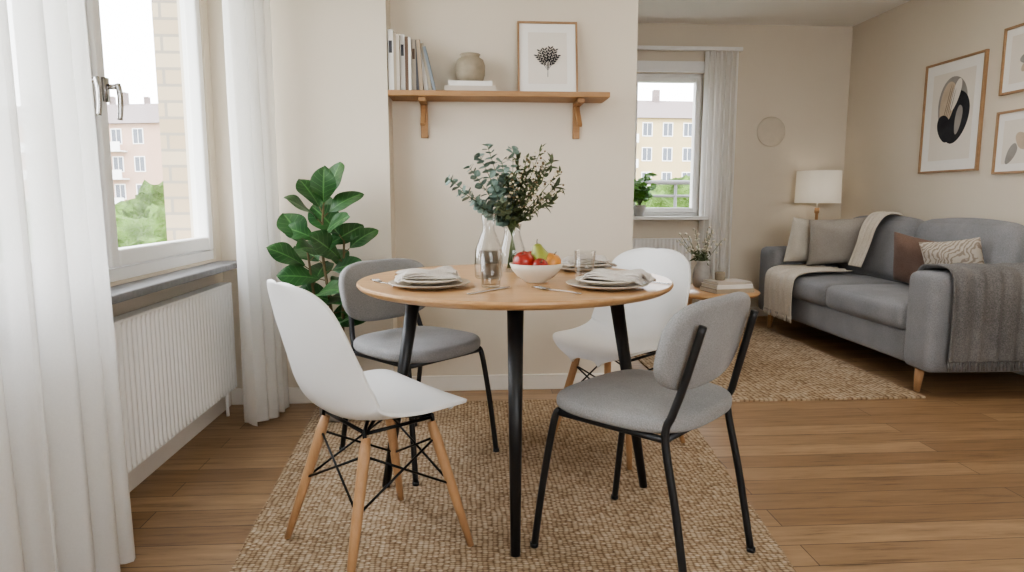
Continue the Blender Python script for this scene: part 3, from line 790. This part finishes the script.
def drape(name,prof,y0,y1,mat,axis='y',amp=.008,seed=1,fringe=True,o=SO,nf=5):
    rr=random.Random(seed); P=smoothpts(prof,6); n=len(P)-1; ph=rr.uniform(0,6); ph2=rr.uniform(0,6)
    bm=bmesh.new()
    def F(u,v):
        q=v*n; i=min(n-1,int(q)); p=P[i].lerp(P[i+1],q-i); tg=(P[min(n,i+1)]-P[max(0,i-1)]).normalized()
        if axis=='x': nr=Vector((0,-abs(tg.z) if p.y<-.93 else 0,abs(tg.y)))
        else: nr=Vector((-abs(tg.z),0,abs(tg.x)))
        w=y0+(y1-y0)*u+.02*math.sin(v*4+ph)*(u-.5)
        k=amp*(math.sin(u*2*pi*nf+ph+1.2*math.sin(v*3))+.5*math.sin(u*2*pi*nf*1.7+ph2)) +amp*1.5
        pp=p.copy()
        if axis=='y': pp.y=w
        else: pp.x=w
        return pp+ nr*k
    grid(bm,F,60,50)
    if fringe:
        for i in range(40):
            b=F(i/39,1.0); tube(bm,[b,b+Vector((rr.uniform(-.003,.003),rr.uniform(-.003,.003),-.045))],[.0025,.0015],5)
    ob=obj(name,bm,mat,loc=o,solid=.006); return ob
drape('cream_throw_blanket',[(-.04,0,.515),(-.20,0,.515),(-.36,0,.51),(-.445,0,.475),(-.462,0,.40),(-.462,0,.30),(-.458,0,.19)],.34,.80,M['throw'],'y',.006,3)
drape('grey_throw_blanket',[(0,-.80,.50),(0,-.80,.60),(0,-.83,.665),(0,-.92,.682),(0,-1.02,.675),(0,-1.058,.62),(0,-1.062,.50),(0,-1.062,.34),(0,-1.062,.20)],-.35,.34,M['gthrow'],'x',.007,4,nf=8)
drape('ivory_throw_blanket',[(-.02,0,.56),(.03,0,.70),(.07,0,.84),(.13,0,.925),(.22,0,.935),(.30,0,.90)],.25,.42,M['throw'],'y',.006,6,False)
def cushion(name,loc,w,h,t,mat,rot):
    bm=bmesh.new(); pillow(bm,w,h,t,20); obj(name,bm,mat,loc=loc,rot=rot)
r90=pi/2
cushion('throw_pillow',(2.66,5.00,.722),.38,.36,.12,M['pwhite'],(r90+.20,.06,.10))
cushion('throw_pillow',(2.80,4.83,.728),.46,.37,.13,M['pbeige'],(r90+.25,-.06,-.25))
cushion('throw_pillow',(2.82,3.97,.65),.34,.34,.12,M['prust'],(r90+.28,.16,-1.25))
cushion('throw_pillow',(2.82,3.65,.65),.34,.34,.12,M['pat'],(r90+.28,-.14,-1.15))
# ---------------------------------------------------------------- side table + lamp
g=grp('lamp_side_table',(2.93,5.485,0)); bm=bmesh.new(); lathe(bm,[(0,.56),(.165,.56),(.17,.565),(.17,.578),(.165,.583),(0,.583)],48); obj('top',bm,M['oak'],g)
bm=bmesh.new()
for i in range(3):
    a=i*2*pi/3+.5; tube(bm,[(.08*math.cos(a),.08*math.sin(a),.562),(.15*math.cos(a),.15*math.sin(a),.001)],[.014,.009],12)
clamp0(bm); obj('legs',bm,M['beech'],g)
g=grp('table_lamp',(2.96,5.485,.5835)); bm=bmesh.new()
lathe(bm,[(0,0),(.075,0),(.078,.006),(.075,.02),(.02,.026),(.012,.04),(.012,.34),(.02,.35),(.02,.39),(0,.39)],32); obj('base',bm,M['beech'],g)
bm=bmesh.new(); lathe(bm,[(.182,.43),(.176,.70)],56)
tube(bm,[(-.17,0,.44),(.17,0,.44)],.002,6); tube(bm,[(0,0,.38),(0,0,.44)],.006,8); obj('shade',bm,M['shade'],g)
# ---------------------------------------------------------------- coffee table
CX,CY,CZ=1.62,4.35,.42
g=grp('round_coffee_table',(CX,CY,.0125)); bm=bmesh.new(); lathe(bm,[(0,CZ-.025),(.31,CZ-.025),(.325,CZ-.018),(.33,CZ-.008),(.326,CZ),(0,CZ)],64); obj('top',bm,M['oak'],g)
bm=bmesh.new()
for i in range(4):
    a=i*pi/2+.6; tube(bm,[(.2*math.cos(a),.2*math.sin(a),CZ-.024),(.28*math.cos(a),.28*math.sin(a),.0)],[.018,.011],12)
clamp0(bm); obj('legs',bm,M['beech'],g)
ZK=CZ+.013
bm=bmesh.new()
flat(bm,.14,.10,0,.028,4);flat(bm,.132,.094,.0285,.026,2);flat(bm,.122,.088,.055,.018,0)
obj('stacked_magazines',bm,BK+[M['pages']],loc=(CX+.09,CY-.08,ZK),rot=(0,0,.2),smooth=False,bevel=.001)
bm=bmesh.new(); lathe(bm,[(0,0),(.028,0),(.033,.006),(.034,.045),(.031,.055),(.028,.055),(.029,.02),(0,.018)],32); obj('candle_cup',bm,M['vase'],loc=(CX+.05,CY-.06,ZK+.0735))
g=grp('flower_vase',(CX-.0,CY+.15,ZK)); bm=bmesh.new()
lathe(bm,[(0,0),(.045,0),(.055,.01),(.062,.07),(.054,.13),(.036,.165),(.038,.185),(.034,.185),(.032,.165),(.049,.13),(0,.12)],40); obj('vase',bm,M['gvase'],g)
bs=bmesh.new();bb=bmesh.new();bh=bmesh.new();rr=random.Random(9)
for i in range(20):
    a=rr.uniform(0,6.28);q=rr.uniform(.04,.19);z=rr.uniform(.26,.42)
    pts=smoothpts([(0,0,.14),(q*.3*math.cos(a),q*.3*math.sin(a),.2),(q*math.cos(a),q*math.sin(a),z)],5); tube(bs,pts,.0015,5)
    for k in range(4):
        c=pts[-1-k]+rv()*.014; bmesh.ops.create_icosphere(bb,subdivisions=1,radius=rr.uniform(.007,.012),matrix=Matrix.Translation(c))
    for k in range(3): leaf(bh,pts[4+k],rv()+Vector((0,0,.6)),rv(),.05,.014,nu=3,nv=5)
obj('stems',bs,M['gstem'],g);obj('blossoms',bb,M['wbloom'],g);obj('leaves',bh,M['herb'],g)
g=grp('potted_herb',(1.46,YF-.055,FZ0+.0005)); bm=bmesh.new(); lathe(bm,[(0,0),(.038,0),(.055,.09),(.057,.095),(.05,.095),(.048,.085),(0,.085)],32); obj('pot',bm,M['gvase'],g)
bh=bmesh.new();bs=bmesh.new(); rr=random.Random(12)
for i in range(34):
    a=rr.uniform(0,6.28);q=rr.uniform(.02,.10);z=rr.uniform(.16,.36); e=Vector((q*math.cos(a),-abs(q*math.sin(a))*.6,z)); tube(bs,[(0,0,.085),e],.0015,5)
    for k in range(4): leaf(bh,Vector((0,0,.1)).lerp(e,.5+.16*k),Vector((math.cos(a+k*2),math.sin(a+k*2)*.5-.2,.3)),(0,-.7,.7),.065,.045,nu=4,nv=6)
obj('stems',bs,M['gstem'],g);obj('leaves',bh,M['green'],g)
# ---------------------------------------------------------------- outdoors
FAC=[pm('facade_%d'%i,c,.9,0,.1,.04,1) for i,c in enumerate([(.50,.34,.26),(.50,.39,.22),(.44,.39,.32)])]
M['roof']=pm('roof_tiles',(.19,.15,.14),.9); M['pane']=pm('dark_window_pane',(.09,.10,.12),.2); M['foliage']=pm('tree_foliage',(.085,.14,.035),.9,0,.1,.6,1.2,4,.8,.4)
M['grass']=pm('ground_grass',(.12,.14,.08),.95); M['rail']=pm('railing_paint',(.16,.16,.17),.5)
boxo('ground_outside',-160,160,-60,220,-12.6,-12.5,M['grass'],bevel=0)
def building(x,y,w,d,h,fi,rz=0):
    g=grp('apartment_building',(x,y,-12.5),rz); bm=bmesh.new(); box(bm,-w/2,w/2,-d/2,d/2,0,h); obj('facade',bm,FAC[fi],g,smooth=False)
    bm=bmesh.new(); e=.5; rh=3
    a=[bm.verts.new(p) for p in ((-w/2-e,-d/2-e,h),(w/2+e,-d/2-e,h),(w/2+e,d/2+e,h),(-w/2-e,d/2+e,h),(-w/2+2,0,h+rh),(w/2-2,0,h+rh))]
    for f in ((0,1,5,4),(1,2,5),(2,3,4,5),(3,0,4),(0,3,2,1)): bm.faces.new([a[i] for i in f])
    for k in range(int(w/6)):
        box(bm,-w/2+3+k*6,-w/2+3.8+k*6,-.6,.2,h+1,h+rh+1.3)
    obj('roof',bm,M['roof'],g,smooth=False)
    bp=bmesh.new();bf=bmesh.new()
    nz_=int(h/3)
    for r in range(nz_):
        z=h-3*(r+1)+.9
        for i in range(int(w/2.6)):
            xx=-w/2+1.3+i*2.6
            box(bp,xx-.55,xx+.55,-d/2-.03,-d/2,z,z+1.5)
            box(bf,xx-.65,xx-.55,-d/2-.06,-d/2,z-.1,z+1.6);box(bf,xx+.55,xx+.65,-d/2-.06,-d/2,z-.1,z+1.6);box(bf,xx-.55,xx+.55,-d/2-.06,-d/2,z+1.5,z+1.6);box(bf,xx-.55,xx+.55,-d/2-.06,-d/2,z-.1,z);box(bf,xx-.03,xx+.03,-d/2-.05,-d/2,z,z+1.5)
            if i%4==1:
                box(bf,xx-1.2,xx+1.2,-d/2-1.2,-d/2,z-.95,z-.8);box(bf,xx-1.2,xx+1.2,-d/2-1.2,-d/2-1.12,z-.8,z+.1)
        for i in range(int(d/2.8)):
            yy=-d/2+1.4+i*2.8
            for s in (-1,1): box(bp,min(s*w/2,s*w/2+s*.03),max(s*w/2,s*w/2+s*.03),yy-.5,yy+.5,z,z+1.4)
    obj('window_panes',bp,M['pane'],g,smooth=False);obj('window_frames',bf,M['white'],g,smooth=False)
building(-47,84,30,12,21.8,0,-.2); building(-84,78,34,12,23,2,.4); building(-38,125,70,14,27.5,2,0)
building(33,88,36,12,23.5,1,.05); building(2,100,20,12,21,0,.1); building(-75,12,24,14,19,1,1.2)
def tree(x,y,top,r):
    g=grp('tree',(x,y,-12.5)); bm=bmesh.new(); H=top+12.5
    tube(bm,[(0,0,0),(.1,0,H*.4),(0,.1,H*.75)],[.3,.12],10); obj('trunk',bm,M['stem'],g)
    bm=bmesh.new(); rr=random.Random(int(x*10+y))
    for k in range(14):
        c=Vector((rr.uniform(-.6,.6)*r,rr.uniform(-.6,.6)*r,H-r+rr.uniform(-.8,.5)*r)); q=r*rr.uniform(.35,.55)
        b0=len(bm.verts); bmesh.ops.create_icosphere(bm,subdivisions=4,radius=q,matrix=Matrix.Translation(c))
        bm.verts.ensure_lookup_table()
        for v in bm.verts[b0:]: v.co+= (v.co-c).normalized()*q*(.45*noise.noise(v.co*2.2)+.25*noise.noise(v.co*7))
    obj('crown',bm,M['foliage'],g)
for t in ((-15,27,.9,3.2),(-19.5,30,1.4,3.4),(-11.5,25,.6,3),(-25,28,1.6,3.6),(-15,36,1.6,3),(-30,33,1.7,3.5),(-18,22,.3,3),(-24,46,2.0,3.6),(-32,50,2.2,4),(8.5,27,1.9,3),(11.5,30,2.5,3.2),(6,31,1.9,3),(14,27,1.6,3),(15,44,3.2,4)): tree(*t)
g=grp('balcony_railing',(1.5,6.75,0)); bm=bmesh.new()
for z in (.80,.94,1.08): tube(bm,[(-2,0,z),(2.2,0,z)],.013,8)
tube(bm,[(-2,0,1.22),(2.2,0,1.22)],.024,10)
for x in (-2,-.95,.1,.62,1.15,2.2): tube(bm,[(x,0,-.1),(x,0,1.2)],.016,8)
box(bm,-2.1,2.3,-.78,.1,-.25,-.1); obj('rails',bm,M['rail'],g)
# ---------------------------------------------------------------- world, lights, camera
w=bpy.data.worlds.new('World'); S.world=w; w.use_nodes=True; nt=w.node_tree
bg=nt.nodes['Background']; tc=nn(nt,'ShaderNodeTexCoord'); sp=nn(nt,'ShaderNodeSeparateXYZ'); nt.links.new(tc.outputs['Generated'],sp.inputs[0])
nt.links.new(ramp(nt,sp.outputs[2],[(.0,(.97,.98,1)),(.6,(.88,.93,1))]),bg.inputs[0]); bg.inputs[1].default_value=9.5
def area(name,loc,rot,sx,sy,e,c=(1,1,1)):
    l=bpy.data.lights.new(name,'AREA'); l.shape='RECTANGLE'; l.size=sx; l.size_y=sy; l.energy=e; l.color=c
    o=bpy.data.objects.new(name,l); S.collection.objects.link(o); o.location=loc; o.rotation_euler=rot; return o
area('fill_light_dining',(.6,-.5,2.45),(math.radians(25),0,0),2.0,1.6,14,(1,.96,.90))  # added soft fill behind the camera, no fixture there
area('fill_light_living',(2.0,2.9,2.48),(0,0,0),1.4,1.4,19,(1,.96,.90))  # added overhead fill to brighten the living area, no fixture
l=bpy.data.lights.new('shade_fill_light','POINT'); l.energy=.7; l.shadow_soft_size=.04; l.color=(1,.9,.75); o=bpy.data.objects.new('shade_fill_light',l); S.collection.objects.link(o); o.location=(2.96,5.485,1.13)  # added glow that brightens the shade; the lamp itself is unlit
cam=bpy.data.cameras.new('Camera'); co=bpy.data.objects.new('Camera',cam); S.collection.objects.link(co)
co.location=(0,0,1.04); co.rotation_euler=(math.radians(90-7.46),0,-PSI); cam.sensor_width=36; cam.lens=657/1024*36; cam.clip_start=.02; cam.clip_end=500
S.camera=co
S.view_settings.view_transform='AgX'; S.view_settings.look='AgX - Medium High Contrast'; S.view_settings.exposure=0.0
